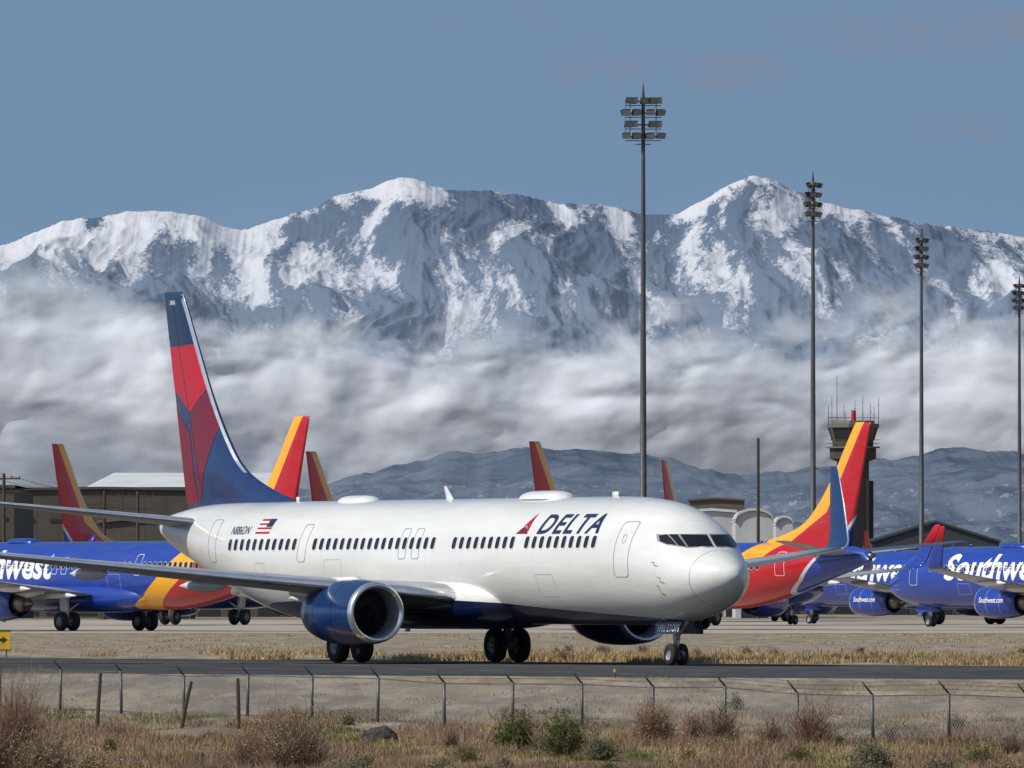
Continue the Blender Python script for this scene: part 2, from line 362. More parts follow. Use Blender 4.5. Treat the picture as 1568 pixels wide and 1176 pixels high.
def build_airliner(livery):
    R=root('airliner'); D=livery=='delta'; fm=fuselage_mat_delta() if D else swm
    cowl=navy_l if D else swblue
    ts=[0,.015,.04,.08,.14,.22,.32,.45,.6,.8]+list(np.arange(1,8,.22))+list(np.arange(8,28,1.0))+list(np.arange(28,41.2,.4))+[41.2]
    n=72;v=[];f=[]
    for tt in ts:
        for i in range(n): v.append(fpt(tt,2*math.pi*i/n,1))
    for k in range(len(ts)-1):
        for i in range(n): j=(i+1)%n; f.append((k*n+i,k*n+j,(k+1)*n+j,(k+1)*n+i))
    f.append(tuple(range(n))); f.append(tuple(range((len(ts)-1)*n,len(ts)*n)))
    pmesh('fuselage',v,f,fm,R,True)
    ft=pchip([13.2,14.2,15.5,17.5,21,23.5,25.5,27],[.3,.72,.95,1,1,.93,.7,.3]); v=[];f=[];tl=np.linspace(13.2,27,36)
    for tt in tl:
        k=float(ft(tt))
        for i in range(40):
            a=2*math.pi*i/40; cx=math.cos(a); sx=math.sin(a)
            yv=2.12*k**.35*math.copysign(abs(sx)**.75,sx); zv=2.02+(.92*k**.6*math.copysign(abs(cx)**.8,cx))-.02
            v.append((T0-tt,yv,zv))
    for k in range(len(tl)-1):
        for i in range(40): j=(i+1)%40; f.append((k*40+i,k*40+j,(k+1)*40+j,(k+1)*40+i))
    f.append(tuple(range(40))); f.append(tuple(range(35*40,36*40)))
    pmesh('wing_fairing',v,f,fm,R,True)
    build_fin(navy_l if D else swm,R)
    g=Geo(); g.rev([(0,.2),(-.35,.16),(-.36,.0)],(T0-41.15,0,4.47),'X',20); g.obj('apu_exhaust',dkm,R,True)
    wing=[(1.2,14.6,8.2,2.02,4,1.15),(3.5,16.15,6.4,2.28,5,1.05),(5.8,17.6,5.15,2.52,6,1),(8,18.85,4.35,2.74,6,1),(10,19.98,3.65,2.96,6,.95),(14,22.2,2.45,3.4,6,.9),(16.7,23.72,1.62,3.72,7,.85)]
    wl=[(16.7,23.72,1.62,3.72,7,.85),(16.95,23.9,1.55,3.78,20,.8),(17.15,24.08,1.5,3.88,42,.8),(17.3,24.3,1.42,4.06,64,.8),(17.42,24.6,1.3,4.4,80,.75),(17.6,25.2,1.0,5.3,81,.75),(17.8,25.95,.6,6.35,81,.75),(17.83,26.15,.4,6.5,81,.6)]
    stab=[(.2,36.3,4.3,4.55,6,.8),(1,36.9,3.9,4.65,6,.8),(4,38.8,2.6,5.0,6,.8),(6.9,40.6,1.35,5.33,6,.8),(7.15,40.95,.9,5.36,6,.6)]
    for s in (-1,1):
        sn='l' if s>0 else 'r'
        lifting('wing_'+sn,wing,s,wgrey,R); lifting('winglet_'+sn,wl,s,[navy_l if D else swblue,metal],R,D)
        if not D:
            lifting('winglet_tip_'+sn,[(y,a-.01,c+.02,z,ti,k*1.25) for y,a,c,z,ti,k in wl[-3:]],s,swred,R,False)
        lifting('stabiliser_'+sn,stab,s,wgrey,R)
        g=Geo()
        for (y,ta,L) in ((3.9,19.6,4.0),(7.6,20.6,3.5),(11.2,21.9,2.9)):
            zz=2.02+(y-1.2)*.108-.22
            g.rev([(0,.01),(-.25,.1),(-.8,.19),(-L*.5,.22),(-L*.8,.14),(-L,.01)],(T0-ta,s*y,zz),'X',14)
        g.obj('flap_fairing_'+sn,wwhite,R,True)
        g=Geo(); ec=(T0-15.2,s*4.83,1.62)
        g.rev([(-1.0,.78),(-.3,.76),(-.1,.80)],ec,'X',48,2,.97)
        g.rev([(-.1,.80),(-.03,.845),(0,.895),(-.03,.945),(-.10,.975),(-.2,1.0)],ec,'X',48,1,.97)
        g.rev([(-.2,1.0),(-.5,1.035),(-1.1,1.075),(-1.9,1.085),(-2.7,1.05),(-3.4,.95),(-3.9,.83),(-3.92,.80),(-3.4,.8)],ec,'X',48,0,.97)
        g.rev([(-3.2,.8),(-3.2,.5)],ec,'X',32,3); g.rev([(-3.2,.58),(-4.0,.53),(-4.7,.42),(-4.72,.38),(-4.3,.3),(-5.0,.2),(-5.35,.02)],ec,'X',32,3)
        g.rev([(-1.0,.78),(-1.0,.05)],ec,'X',48,4); 
        g.rev([(-.45,.01),(-.55,.09),(-.75,.18),(-.96,.26)],ec,'X',24,4)
        for k in range(24):
            a=2*math.pi*k/24; ca,sa=math.cos(a),math.sin(a); ta=(-sa,ca)
            v=[]
            for r,wd,tw in ((.25,.09,.06),(.5,.12,.10),(.76,.13,.13)):
                for e in (-1,1): v.append((ec[0]-.88-e*tw*.6,ec[1]+r*ca+e*wd*.5*ta[0],ec[2]+(r*sa+e*wd*.5*ta[1])*.97))
            g.add(v,[(0,1,3,2),(2,3,5,4)],5)
        g.obj('engine_'+sn,[cowl,metal,liner,dkm,fanm,fblade],R,True)
        g=Geo(); 
        for (tc,r_) in ((-1.28,1.079),(-2.62,1.056)):
            g.rev([(tc,r_+.004),(tc-.03,r_+.004)],ec,'X',48,0,.97)
        g.obj('cowl_seams_'+sn,navy if D else seam,R,True)
        g=Geo()
        g.add([(ec[0]-.9,ec[1]-s*.78,ec[2]+.74),(ec[0]-2.1,ec[1]-s*.8,ec[2]+.75),(ec[0]-2.1,ec[1]-s*.98,ec[2]+.98),(ec[0]-1.5,ec[1]-s*.94,ec[2]+.93)],[(0,1,2,3)]); g.obj('cowl_strake_'+sn,cowl,R)
        v=[];f=[]
        for (tt,z0,z1,wd) in ((16.2,2.45,2.62,.05),(16.9,2.4,2.78,.17),(18.2,2.2,2.75,.2),(20,1.95,2.5,.17),(21.6,2.2,2.45,.04)):
            for a,b_ in ((-1,z0),(-1,z1),(1,z1),(1,z0)): v.append((T0-tt,s*4.83+a*wd,b_))
        for k in range(4):
            for i in range(4): j=(i+1)%4; f.append((k*4+i,k*4+j,k*4+4+j,k*4+4+i))
        f+= [(0,1,2,3),(16,17,18,19)]
        pmesh('pylon_'+sn,v,f,wwhite,R,True)
        g=Geo(); y0=s*2.86
        g.tube((0,y0,.55),(0,y0,2.2),.13,.15,12,2); g.tube((0,y0-.45,.56),(0,y0+.45,.56),.09,None,10,2); g.tube((0,y0,1.1),(-.0,s*1.6,1.9),.06,None,8,2); g.tube((.12,y0,.7),(.35,y0,1.3),.04,None,8,2); g.tube((.35,y0,1.3),(.05,y0,1.8),.04,None,8,2)
        for e in (-.43,.43):
            g.rev([(-.19,.30),(-.2,.42),(-.17,.52),(-.09,.56),(.09,.56),(.17,.52),(.2,.42),(.19,.30)],(0,y0+e,.56),'Y',32,0)
            for q in (-1,1): g.rev([(q*.17,.30),(q*.10,.27),(q*.10,.12),(q*.16,.1),(q*.16,0.001)],(0,y0+e,.56),'Y',24,1)
        g.add([(.35,y0+s*.25,1.15),(-.35,y0+s*.25,1.15),(-.4,y0+s*.3,2.2),(.4,y0+s*.3,2.2)],[(0,1,2,3)],3)
        g.obj('main_gear_'+sn,[tire,hub,strut,wwhite],R,True)
    g=Geo(); nx=T0-4.04
    g.tube((nx,0,.35),(nx-.05,0,1.6),.08,.1,12,2); g.tube((nx,-.2,.35),(nx,.2,.35),.06,None,10,2); g.tube((nx,0,.8),(nx+.9,0,1.5),.05,None,8,2); g.tube((nx+.1,0,.5),(nx+.22,0,.85),.035,None,8,2); g.tube((nx+.22,0,.85),(nx+.05,0,1.1),.035,None,8,2)
    g.tube((nx+.1,-.12,1.12),(nx+.18,-.12,1.12),.08,.08,10,1); g.tube((nx+.1,.12,1.12),(nx+.18,.12,1.12),.08,.08,10,1)
    for e in (-.19,.19):
        g.rev([(-.1,.18),(-.105,.27),(-.08,.325),(0,.345),(.08,.325),(.105,.27),(.1,.18)],(nx,e,.345),'Y',28,0)
        for q in (-1,1): g.rev([(q*.09,.19),(q*.05,.16),(q*.07,.001)],(nx,e,.345),'Y',20,1)
    for e in (-1,1):
        g.add([(nx-.65,e*.36,1.38),(nx+1.1,e*.36,1.36),(nx+.95,e*.44,.98),(nx-.55,e*.44,.98)],[(0,1,2,3)],3)
        g.add([(nx-.65,e*.375,1.38),(nx+1.1,e*.375,1.36),(nx+.95,e*.455,.98),(nx-.55,e*.455,.98)],[(0,1,2,3)],3)
    g.obj('nose_gear',[tire,hub,strut,navy if D else swblue],R,True)
    wins=[]
    skip=[(16.2,16.95),(10.75,11.3),(26.3,27.4)]
    tt=6.15
    while tt<32.9:
        if not any(a<tt<b_ for a,b_ in skip): wins.append(tt)
        tt+=.508
    for s in (-1,1):
        sn='l' if s>0 else 'r'
        decal('cabin_window_frames_'+sn,polys_bm([rrect(a,3.86,.33,.47,.12) for a in wins]),side_map(s,.006),wwhite if D else seam,R)
        decal('cabin_windows_'+sn,polys_bm([rrect(a,3.86,.26,.38,.09) for a in wins]),side_map(s,.012),glass,R)
        doors=[rrect(4.35,3.62,.86,1.75,.15),rrect(34.4,4.0,.78,1.45,.14),rrect(18.5,3.85,.55,1.0,.1),rrect(19.45,3.85,.55,1.0,.1),rrect(26.85,3.9,.62,1.25,.12)]
        ol=[]
        for p in doors: ol+=outline(p,.026)
        ol+=outline(rrect(4.35,3.95,.2,.28,.08),.02)
        for (a,b_,c,d) in ((24.5,2.9,1.3,.9),(9.5,2.5,1.2,.7),(30,3.0,.7,.5)): ol+=outline(rrect(a,b_,c,d,.05),.010)
        decal('door_outlines_'+sn,polys_bm(ol),side_map(s,.008),seam if D else white2,R,0,.12)
        pan=[[(2.5,3.70),(2.5,4.05),(34,4.07),(37,3.69)],[(39,3.69),(36.5,4.07),(44,4.07),(46,3.73)],[(47.3,3.74),(45.5,4.07),(52,4.04),(57,3.86),(55,3.78)]]
        decal('cockpit_windows_'+sn,polys_bm(pan),pane_map(s,.012),glass,R,4,.08)
        fr_=[[(1.2,3.67),(1.2,4.09),(52,4.085),(58.5,3.87),(56,3.75),(39,3.66)]]
        decal('cockpit_frame_'+sn,polys_bm(fr_),pane_map(s,.006),liner if D else seam,R,4,.08)
        rg=[[(1.18,a),(1.195,a),(1.195,a+4),(1.18,a+4)] for a in range(4,176,4)]
        bm=polys_bm(rg)
        for vv in bm.verts: vv.co=fpo(vv.co.x,math.radians(vv.co.y),s,.005)
        me=bpy.data.meshes.new('radome_joint_'+sn); bm.to_mesh(me); bm.free(); me.materials.append(seam); link(bpy.data.objects.new('radome_joint_'+sn,me),R)
        fl=(s<0)
        g=Geo()
        for (a,z_) in ((2.35,2.75),(2.5,2.5),(2.6,3.2)):
            p=fpo(a,math.acos((z_-zc(a))/hh(a)),s,0); q=fpo(a,math.acos((z_-zc(a))/hh(a)),s,.11); g.tube(p,q,.02,.015,6); g.tube(q,q+Vector((.18,0,0)),.014,.008,6)
        g.obj('pitot_probes_'+sn,strut,R)
        if D:
            decal('airline_name_'+sn,text_bm('DELTA',10.25 if fl else 6.6,4.12,4.2,.62,.28,.022,fl,1.15),side_map(s,.01),navy,R,0,.06)
            k=-1 if fl else 1; c0=11.35
            A=lambda a,z_:(c0+k*a*.72,z_)
            decal('airline_logo_'+sn,polys_bm([[A(.62,4.78),A(.02,4.34),A(.30,4.40)],[A(.62,4.78),A(.30,4.40),A(.52,4.22),A(.66,4.20)]]),side_map(s,.010),red1,R,0,.06)
            decal('airline_logo_dark_'+sn,polys_bm([[A(-.02,4.31),A(-.45,4.13),A(.28,4.37)],[A(-.45,4.13),A(.66,4.13),A(.62,4.18),A(.28,4.35)]]),side_map(s,.013),red2,R,0,.06)
            decal('registration_'+sn,text_bm('N886DN',32.75 if fl else 31.2,4.2,1.5,.28,.2,0,fl,1.05),side_map(s,.01),navy,R,0,.06)
            st_=[];st2=[]
            for i in range(7): (st_ if i%2==0 else st2).append([(29.7,4.22+i*.07),(30.75,4.22+i*.07),(30.75,4.29+i*.07),(29.7,4.29+i*.07)])
            decal('flag_red_'+sn,polys_bm(st_),side_map(s,.010),red1,R,0,.04); decal('flag_white_'+sn,polys_bm(st2),side_map(s,.010),white2,R,0,.04)
            decal('flag_canton_'+sn,polys_bm([[(29.7,4.44),(30.15,4.44),(30.15,4.71),(29.7,4.71)]]),side_map(s,.014),navy,R,0,.05)
            fmp=lambda off:(lambda u,v,s=s,off=off: Vector((T0-u,s*(fin_th(u,v)+off),v)))
            fP=lambda px,py:(41.0-(px-257)/20.6, 2.3+(907-py)/45.0)
            def clampf(poly):
                out=[]
                for a,z_ in poly: out.append((min(max(a,float(fin_le(z_))+.12),float(fin_te(z_))-.02),z_))
                return out
            def dens(poly):
                o=[]
                for i in range(len(poly)):
                    p,q=poly[i],poly[(i+1)%len(poly)]
                    for k2 in range(6): o.append((p[0]+(q[0]-p[0])*k2/6,p[1]+(q[1]-p[1])*k2/6))
                return o
            def fd(nm,pts,mat,off): decal(nm+'_'+sn,polys_bm([clampf(dens([fP(*p) for p in pts]))]),fmp(off),mat,R,.3,.3)
            fd('fin_top_paint',[(240,452),(262,533),(302,530),(290,452)],navy,.008)
            fd('fin_red',[(255,533),(310,529),(326,597),(298,634),(262,588)],red1,.008)
            fd('fin_dark_red',[(298,636),(327,599),(346,655),(322,730),(313,772),(309,730),(300,670)],red2,.008)
            fd('fin_rudder_red',[(262,615),(297,664),(303,720),(310,772),(280,772)],red2,.008)
            zl=np.linspace(6.3,12.4,30); le=[[(float(fin_le(a))+.02,a),(float(fin_le(a))+.16,a),(float(fin_le(c))+.16,c),(float(fin_le(c))+.02,c)] for a,c in zip(zl[:-1],zl[1:])]
            decal('fin_leading_edge_'+sn,polys_bm(le),fmp(.012),metal,R,0,0)
            rl=[[(float(fin_te(a))-1.6*(1-(a-5.3)/12),a),(float(fin_te(a))-1.6*(1-(a-5.3)/12)+.03,a),(float(fin_te(c))-1.6*(1-(c-5.3)/12)+.03,c),(float(fin_te(c))-1.6*(1-(c-5.3)/12),c)] for a,c in zip(np.linspace(5.4,12,20)[:-1],np.linspace(5.4,12,20)[1:])]
            decal('rudder_gap_'+sn,polys_bm(rl),fmp(.014),navy,R,0,0)
            decal('fin_number_'+sn,text_bm('3886',40.75 if fl else 40.3,12.06,.5,.15,.1,0,fl,1.1),fmp(.02),white2,R,0,0)
        else:
            decal('airline_name_'+sn,text_bm('Southwest',18.3 if fl else 7.6,3.05,10.7,1.75,.18,.03,fl),side_map(s,.012),white2,R,0,.1)
            decal('registration_'+sn,text_bm('N8723SR',32.6 if fl else 31.0,4.35,1.6,.32,.2,.01,fl),side_map(s,.016),swyel,R,0,.06)
            def nm_(u,v,s=s):
                rr=1.10; dz=v-1.62; return Vector((T0-u,s*(4.83+math.sqrt(max(.01,rr*rr-dz*dz))),v))
            decal('cowl_text_'+sn,text_bm('Southwest.com',18.3 if fl else 15.9,1.6,2.4,.36,.1,.015,fl),nm_,white2,R,0,.1)
    g=Geo()
    def dome(tc,L,wd,h):
        v=[];f=[];a_=14;b_=12
        for i in range(a_+1):
            u=-1+2*i/a_; k=math.sqrt(max(0,1-u**4))
            for j in range(b_+1):
                q=math.pi*j/b_; v.append((T0-(tc+u*L/2),wd/2*k*math.cos(q),5.24+.0+(h+.06)*k*math.sin(q)))
        for i in range(a_):
            for j in range(b_): f.append((i*(b_+1)+j,i*(b_+1)+j+1,(i+1)*(b_+1)+j+1,(i+1)*(b_+1)+j))
        g.add(v,f)
    dome(12.8,3.0,1.1,.22); 
    if D: dome(26.3,2.4,.9,.17)
    g.add([(T0-19.4,-.02,5.28),(T0-19.9,-.02,5.28),(T0-20.1,-.01,5.72),(T0-19.95,-.01,5.72),(T0-19.4,.02,5.28),(T0-19.9,.02,5.28),(T0-20.1,.01,5.72),(T0-19.95,.01,5.72)],[(0,1,2,3),(4,5,6,7),(0,3,7,4),(1,2,6,5),(3,2,6,7)])
    g.box(T0-8.3,T0-7.9,-.02,.02,5.28,5.45); g.box(T0-31.0,T0-30.8,-.02,.02,5.28,5.45); g.box(T0-22.9,T0-22.6,-.02,.02,1.0,1.15)
    g.obj('antennas',wwhite if D else swblue,R,True)
    if D:
        bm=text_bm('3886 ETOPS',nx-.45,1.06,1.45,.22,.1,0,False,1.1)
        decal('gear_door_text',bm,lambda u,v:Vector((u,-.375-(1.38-v)*.2-.012,v)),white2,R,0,0)
    return R
def place(R,x,y,fx,fy): R.location=(x,y,.02); R.rotation_euler=(0,0,math.atan2(fy,fx))
def copyof(R):
    N=root('airliner')
    for c in list(R.children):
        o=bpy.data.objects.new(c.name.split('.')[0],c.data); link(o,N)
    return N
a=math.radians(62.9); J=build_airliner('delta'); place(J,-2.70,370,math.cos(a),-math.sin(a))
S=build_airliner('sw'); q=math.radians(52); place(S,-24.1,675.8,-math.cos(q),math.sin(q))
for (x,y,ang) in ((9.2,698.8,128),(38.3,740,128),(32.3,812,128),(-21.6,800,60),(11.2,787,60),(-4.9,842,60),(18.4,897,70)):
    N=copyof(S); r=math.radians(ang); place(N,x,y,math.cos(r),math.sin(r))
# ------------------------------------------------------------------ light masts
mastm=pmat('mast_steel',(.085,.09,.095),.6,.4); lampm=pmat('lamp_housing',(.035,.033,.032),.5,.3); lens=pmat('lamp_glass',(.16,.16,.16),.15)
def mast(px,D,h,rot):
    R=root('floodlight_mast',(lat(px,D),D,0),rot); g=Geo()
    g.rev([(0,.42),(.3,.42),(.3,.27),(h*.5,.20),(h,.12),(h+.9,.04),(h+1.0,0.001)],(0,0,0),'Z',14); g.obj('pole',mastm,R,True)
    g=Geo()
    for k in range(4):
        z=h-.15-k*.80
        g.tube((-1.25,0,z-.1),(1.25,0,z-.1),.05,None,6,0); g.tube((-1.25,.0,z-.38),(1.25,0,z-.38),.03,None,6,0)
        for i,xx in enumerate((-1.08,-.58,.58,1.08)+((0,) if k==0 else ())):
            for sgn in (-1,1):
                if sgn==1 and (i+k)%3==0: continue
                yaw=.35*(-1)**(i+k); d=Vector((math.sin(yaw),sgn*math.cos(yaw)*.9,-.42)).normalized()
                up=Vector((0,0,1)); sd=d.cross(up).normalized(); u2=sd.cross(d)
                p=Vector((xx,sgn*.06,z+.1)); v=[]
                for dd_,w_,h_ in ((0,.10,.08),(.16,.24,.16),(.42,.30,.20)):
                    for a_,b_ in ((-1,-1),(1,-1),(1,1),(-1,1)): v.append(p+d*dd_+sd*w_*a_+u2*h_*b_)
                g.add(v,[(0,1,2,3)]+[(q*4+i_,q*4+(i_+1)%4,q*4+4+(i_+1)%4,q*4+4+i_) for q in (0,1) for i_ in range(4)],1)
                g.add([v[8]+d*-.01,v[9]+d*-.01,v[10]+d*-.01,v[11]+d*-.01],[(0,1,2,3)],2)
                g.tube((xx,0,z-.1),p,.035,None,5,0)
    g.tube((-.9,.05,h-2.8),(-.9,.05,h),.03,None,5,0); g.tube((.9,.05,h-2.8),(.9,.05,h),.03,None,5,0); g.tube((-1.2,.1,h-2.8),(-1.2,.1,h-.1),.02,None,5,0)
    g.box(-.5,.5,-.35,.35,h-3.2,h-3.15,0)
    g.obj('lamp_array',[mastm,lampm,lens],R)
mast(985,775,36,math.radians(8)); mast(1245,936,36,math.radians(76)); mast(1411,1083,36,math.radians(78)); mast(1561,1244,36,math.radians(70))
# ------------------------------------------------------------------ buildings
def bwall(name,col,ribs=2.0):
    m,t,b=newmat(name); oc=t.new('ShaderNodeTexCoord').outputs['Object']; s=t.new('ShaderNodeSeparateXYZ'); t.l.new(oc,s.inputs[0])
    f=t.math('LESS_THAN',t.math('FRACT',t.math('DIVIDE',t.math('ADD',s.outputs[0],s.outputs[1]),ribs)),.08)
    n=t.noise(oc,.6,5); c=t.mix(t.sstep(n,.3,.7),tuple(k*.85 for k in col),tuple(k*1.1 for k in col)); t.put(b.inputs['Base Color'],t.mix(t.math('MULTIPLY',f,.4),c,tuple(k*.5 for k in col))); b.inputs['Roughness'].default_value=.85; return m
tanw_shade=bwall('shaded_tan_siding',(.085,.073,.060)); tan2=bwall('brown_siding',(.13,.108,.085),1.2); roofw=pmat('white_roof',(.62,.63,.64),.6,var=.08,scale=.3); dark=pmat('dark_opening',(.02,.02,.022),.6); shw=pmat('shelter_white',(.5,.5,.5),.7,var=.1,scale=.5); droof=pmat('dark_roof',(.035,.045,.055),.6)  # tan siding has its base colour darkened to stand for shade
def hangar(name,px0,px1,D,ye,yr,depth,wall,roof,arch=False,rot=0,doors=3):
    x0,x1=lat(px0,D),lat(px1,D); W=x1-x0; ze=zat(ye,D); zr=zat(yr,D); R=root(name,((x0+x1)/2,D,0),rot); g=Geo()
    n=14 if arch else 2; prof=[]
    for i in range(n+1):
        u=-1+2*i/n; zz=(ze+(zr-ze)*math.sqrt(max(0,1-u*u)) if arch else ze+(zr-ze)*(1-abs(u))); prof.append((u*W/2,zz))
    v=[(-W/2,0,-.5)]+[(x,0,z) for x,z in prof]+[(W/2,0,-.5)]; k=len(v); v+= [(x,depth,z) for x,_,z in v]
    g.add(v,[tuple(range(k)),tuple(range(k,2*k)),(0,1,k+1,k),(k-2,k-1,2*k-1,2*k-2)],0)
    ov=.25; rv=[(x*(1+.02),-ov,z+.05) for x,z in prof]+[(x*(1+.02),depth+ov,z+.05) for x,z in prof]+[(x*(1+.02),-ov,z+.3) for x,z in prof]+[(x*(1+.02),depth+ov,z+.3) for x,z in prof]; m_=n+1
    rf=[]
    for i in range(n): rf+=[(i,i+1,m_+i+1,m_+i),(2*m_+i,2*m_+i+1,3*m_+i+1,3*m_+i),(i,i+1,2*m_+i+1,2*m_+i)]
    g.add(rv,rf,1)
    for i in range(doors):
        a0=-W/2+W*(i+.15)/doors; a1=-W/2+W*(i+.85)/doors; g.box(a0,a1,-.06,-.003,0,ze*.6,2); g.box(a0,a1,-.10,-.063,ze*.6,ze*.6+.15,0)
        if not arch: g.box(a0+.3,a1-.3,-.05,-.003,ze*.75,ze*.78,2)
    g.obj('shell',[wall,roof,dark],R)
hangar('maintenance_hangar',-120,22,1000,748,746,40,tanw_shade,tanw_shade,False,0,5)
hangar('long_hangar',20,288,1060,752,750,30,tanw_shade,tanw_shade,False,0,6)
D=1120; R=root('white_roof_hangar',(0,D,0)); x0,x1=lat(138,D),lat(430,D); ze=zat(742,D); zr=zat(724,D+24); g=Geo()
g.box(x0,x1,0,60,-.5,ze-.3,0)
for (a,b_) in ((0,24),(60,36)):
    g.add([(x0-.4,a-.5*(1 if a==0 else -1),ze-.25),(x1,a-.5*(1 if a==0 else -1),ze-.25),(x1,b_,zr),(x0+1.5,b_,zr)],[(0,1,2,3)],1)
g.add([(x0+1.5,24,zr),(x1,24,zr),(x1,36,zr),(x0+1.5,36,zr)],[(0,1,2,3)],1)
g.add([(x0-.2,0,ze-.28),(x0+1.6,24,zr-.02),(x0+1.6,36,zr-.02),(x0-.2,60,ze-.28)],[(0,1,2,3)],0)
g.obj('shell',[tan2,roofw],R)
hangar('storage_building',150,292,980,802,795,14,tanw_shade,tan2,False,0,4)
hangar('fabric_shelter',1126,1184,1010,800,783,14,shw,shw,True,math.radians(0),1)
hangar('fabric_shelter',1188,1214,1040,805,794,12,shw,shw,True,0,1)
hangar('white_warehouse',1050,1128,1060,786,783,12,shw,roofw,False,0,4)
hangar('office_block',1055,1140,1400,768,765,12,tan2,tan2,False,0,4)
hangar('dark_hangar',1335,1530,1150,832,801,30,droof,droof,False,0,3)
hangar('warehouse',250,1080,1060,862,858,25,tanw_shade,tan2,False,0,18)
hangar('warehouse',1100,1700,1180,872,866,25,tanw_shade,tan2,False,0,14)
# control tower
twm=pmat('tower_brown',(.06,.045,.036),.8,var=.15,scale=.5); twg=pmat('tower_glass',(.02,.025,.03),.1); twt=pmat('tower_trim',(.13,.12,.11),.7); rdm=pmat('beacon_red',(.4,.02,.02),.5)
D=1500; R=root('control_tower',(lat(1306,D),D,0),math.radians(12)); g=Geo()
def ring(prof,n,m,ph=0):
    v=[];f=[]
    for z,r in prof:
        for i in range(n): an=2*math.pi*(i+.5)/n+ph; v.append((r*math.cos(an),r*math.sin(an),z))
    for k in range(len(prof)-1):
        for i in range(n): j=(i+1)%n; f.append((k*n+i,k*n+j,(k+1)*n+j,(k+1)*n+i))
    f.append(tuple(range((len(prof)-1)*n,len(prof)*n))); g.add(v,f,m)
g.box(-1.7,1.7,-2,2,-.5,19.6,0); g.box(1.72,2.5,-1.2,1.2,-.5,17,3); g.box(-1.0,1.0,-2.06,-2.003,3,18,3)
ring([(19.6,2.3),(19.9,3.1),(21.3,3.1)],8,0); ring([(21.3,3.6),(21.5,3.6)],8,2)
ring([(21.5,2.7),(22.3,2.75)],8,0); ring([(22.3,2.75),(24.0,3.25)],8,1); ring([(24.0,3.5),(24.5,3.5),(24.55,2.9),(24.9,2.8)],8,2)
for i in range(8):
    an=2*math.pi*(i+.5)/8; g.tube((2.77*math.cos(an),2.77*math.sin(an),22.3),(3.28*math.cos(an),3.28*math.sin(an),24.0),.08,None,5,0)
    a2=2*math.pi*(i+1.5)/8
    for zz in (21.95,22.4): g.tube((3.55*math.cos(an),3.55*math.sin(an),zz),(3.55*math.cos(a2),3.55*math.sin(a2),zz),.03,None,4,0)
for (x,y,h) in ((-3.3,0,27),(-2.6,1,28.2),(-2.4,-1,30.8),(-1.2,0,27),(-.7,1,26.2),(.3,0,27.6),(1.1,-1,26.8),(1.6,1,28.4),(2.4,0,27.2),(3.0,.5,26.8),(3.5,0,28.0)):
    g.tube((x,y,24.4),(x,y,h),.05,.03,5,0); g.box(x-.12,x+.12,y-.03,y+.03,h-1.1,h-1.05,0)
g.tube((.1,0,24.9),(.1,0,26.3),.35,.3,8,4); g.box(-3.4,3.5,-.04,.04,25.3,25.36,0)
g.obj('tower_body',[twm,twg,twt,dark,rdm],R)
# utility poles
wood=pmat('pole_wood',(.06,.045,.035),.9)
def upole(px,D,h,arms=True):
    R=root('utility_pole',(lat(px,D),D,0)); g=Geo(); g.tube((0,0,-.5),(0,0,h),.17,.12,8)
    if arms:
        for z in (h-.4,h-1.4): g.box(-1.3,1.3,-.06,.06,z-.06,z+.06); [g.tube((x,0,z+.06),(x,0,z+.25),.05,.03,6) for x in (-1.2,-.6,.6,1.2)]
    g.obj('pole',wood,R)
upole(6,880,zat(725,880)); upole(211,900,zat(752,900)); upole(160,960,zat(752,960)); upole(-150,870,12); upole(1161,1000,zat(671,1000),False)
g=Geo()
for dz in (.2,-.8):
    for ox in (-1.2,0.6):
        P=[(lat(-150,870)+ox,870,12+dz),(lat(6,880)+ox,880,zat(725,880)-.4+dz),(lat(160,960)+ox,960,zat(752,960)-.4+dz)]
        for A_,B_ in zip(P[:-1],P[1:]):
            pr=None
            for i in range(9):
                u=i/8; p=Vector(A_).lerp(Vector(B_),u); p.z-=.8*4*u*(1-u)*.4
                if pr is not None: g.tube(pr,p,.02,None,4)
                pr=p
g.obj('power_lines',wood)
# taxi sign
R=root('taxiway_sign',(lat(4,400),400,0)); g=Geo(); g.box(-.45,.28,-.1,.1,.3,.95,0); g.box(-.47,.30,-.12,.12,.28,.3,2); g.box(-.47,.30,-.12,.12,.95,.98,2)
g.box(-.3,-.26,-.03,.03,0,.3,2); g.box(.12,.16,-.03,.03,0,.3,2)
g.add([(-.2,-.105,.58),(.0,-.105,.58),(.0,-.105,.50),(.18,-.105,.63),(.0,-.105,.76),(.0,-.105,.68),(-.2,-.105,.68)],[(0,1,2,3,4,5,6)],1)
g.obj('panel',[pmat('sign_yellow',(.75,.45,.02),.5),dark,mastm],R)
for px,D in ((942,306),):
    R=root('taxiway_light',(lat(px,D),D,0)); g=Geo(); g.tube((0,0,0),(0,0,.15),.02,None,8,0); g.tube((0,0,.15),(0,0,.24),.05,.04,10,1); g.obj('lamp',[mastm,pmat('lamp_amber',(.5,.25,.05),.3)],R)
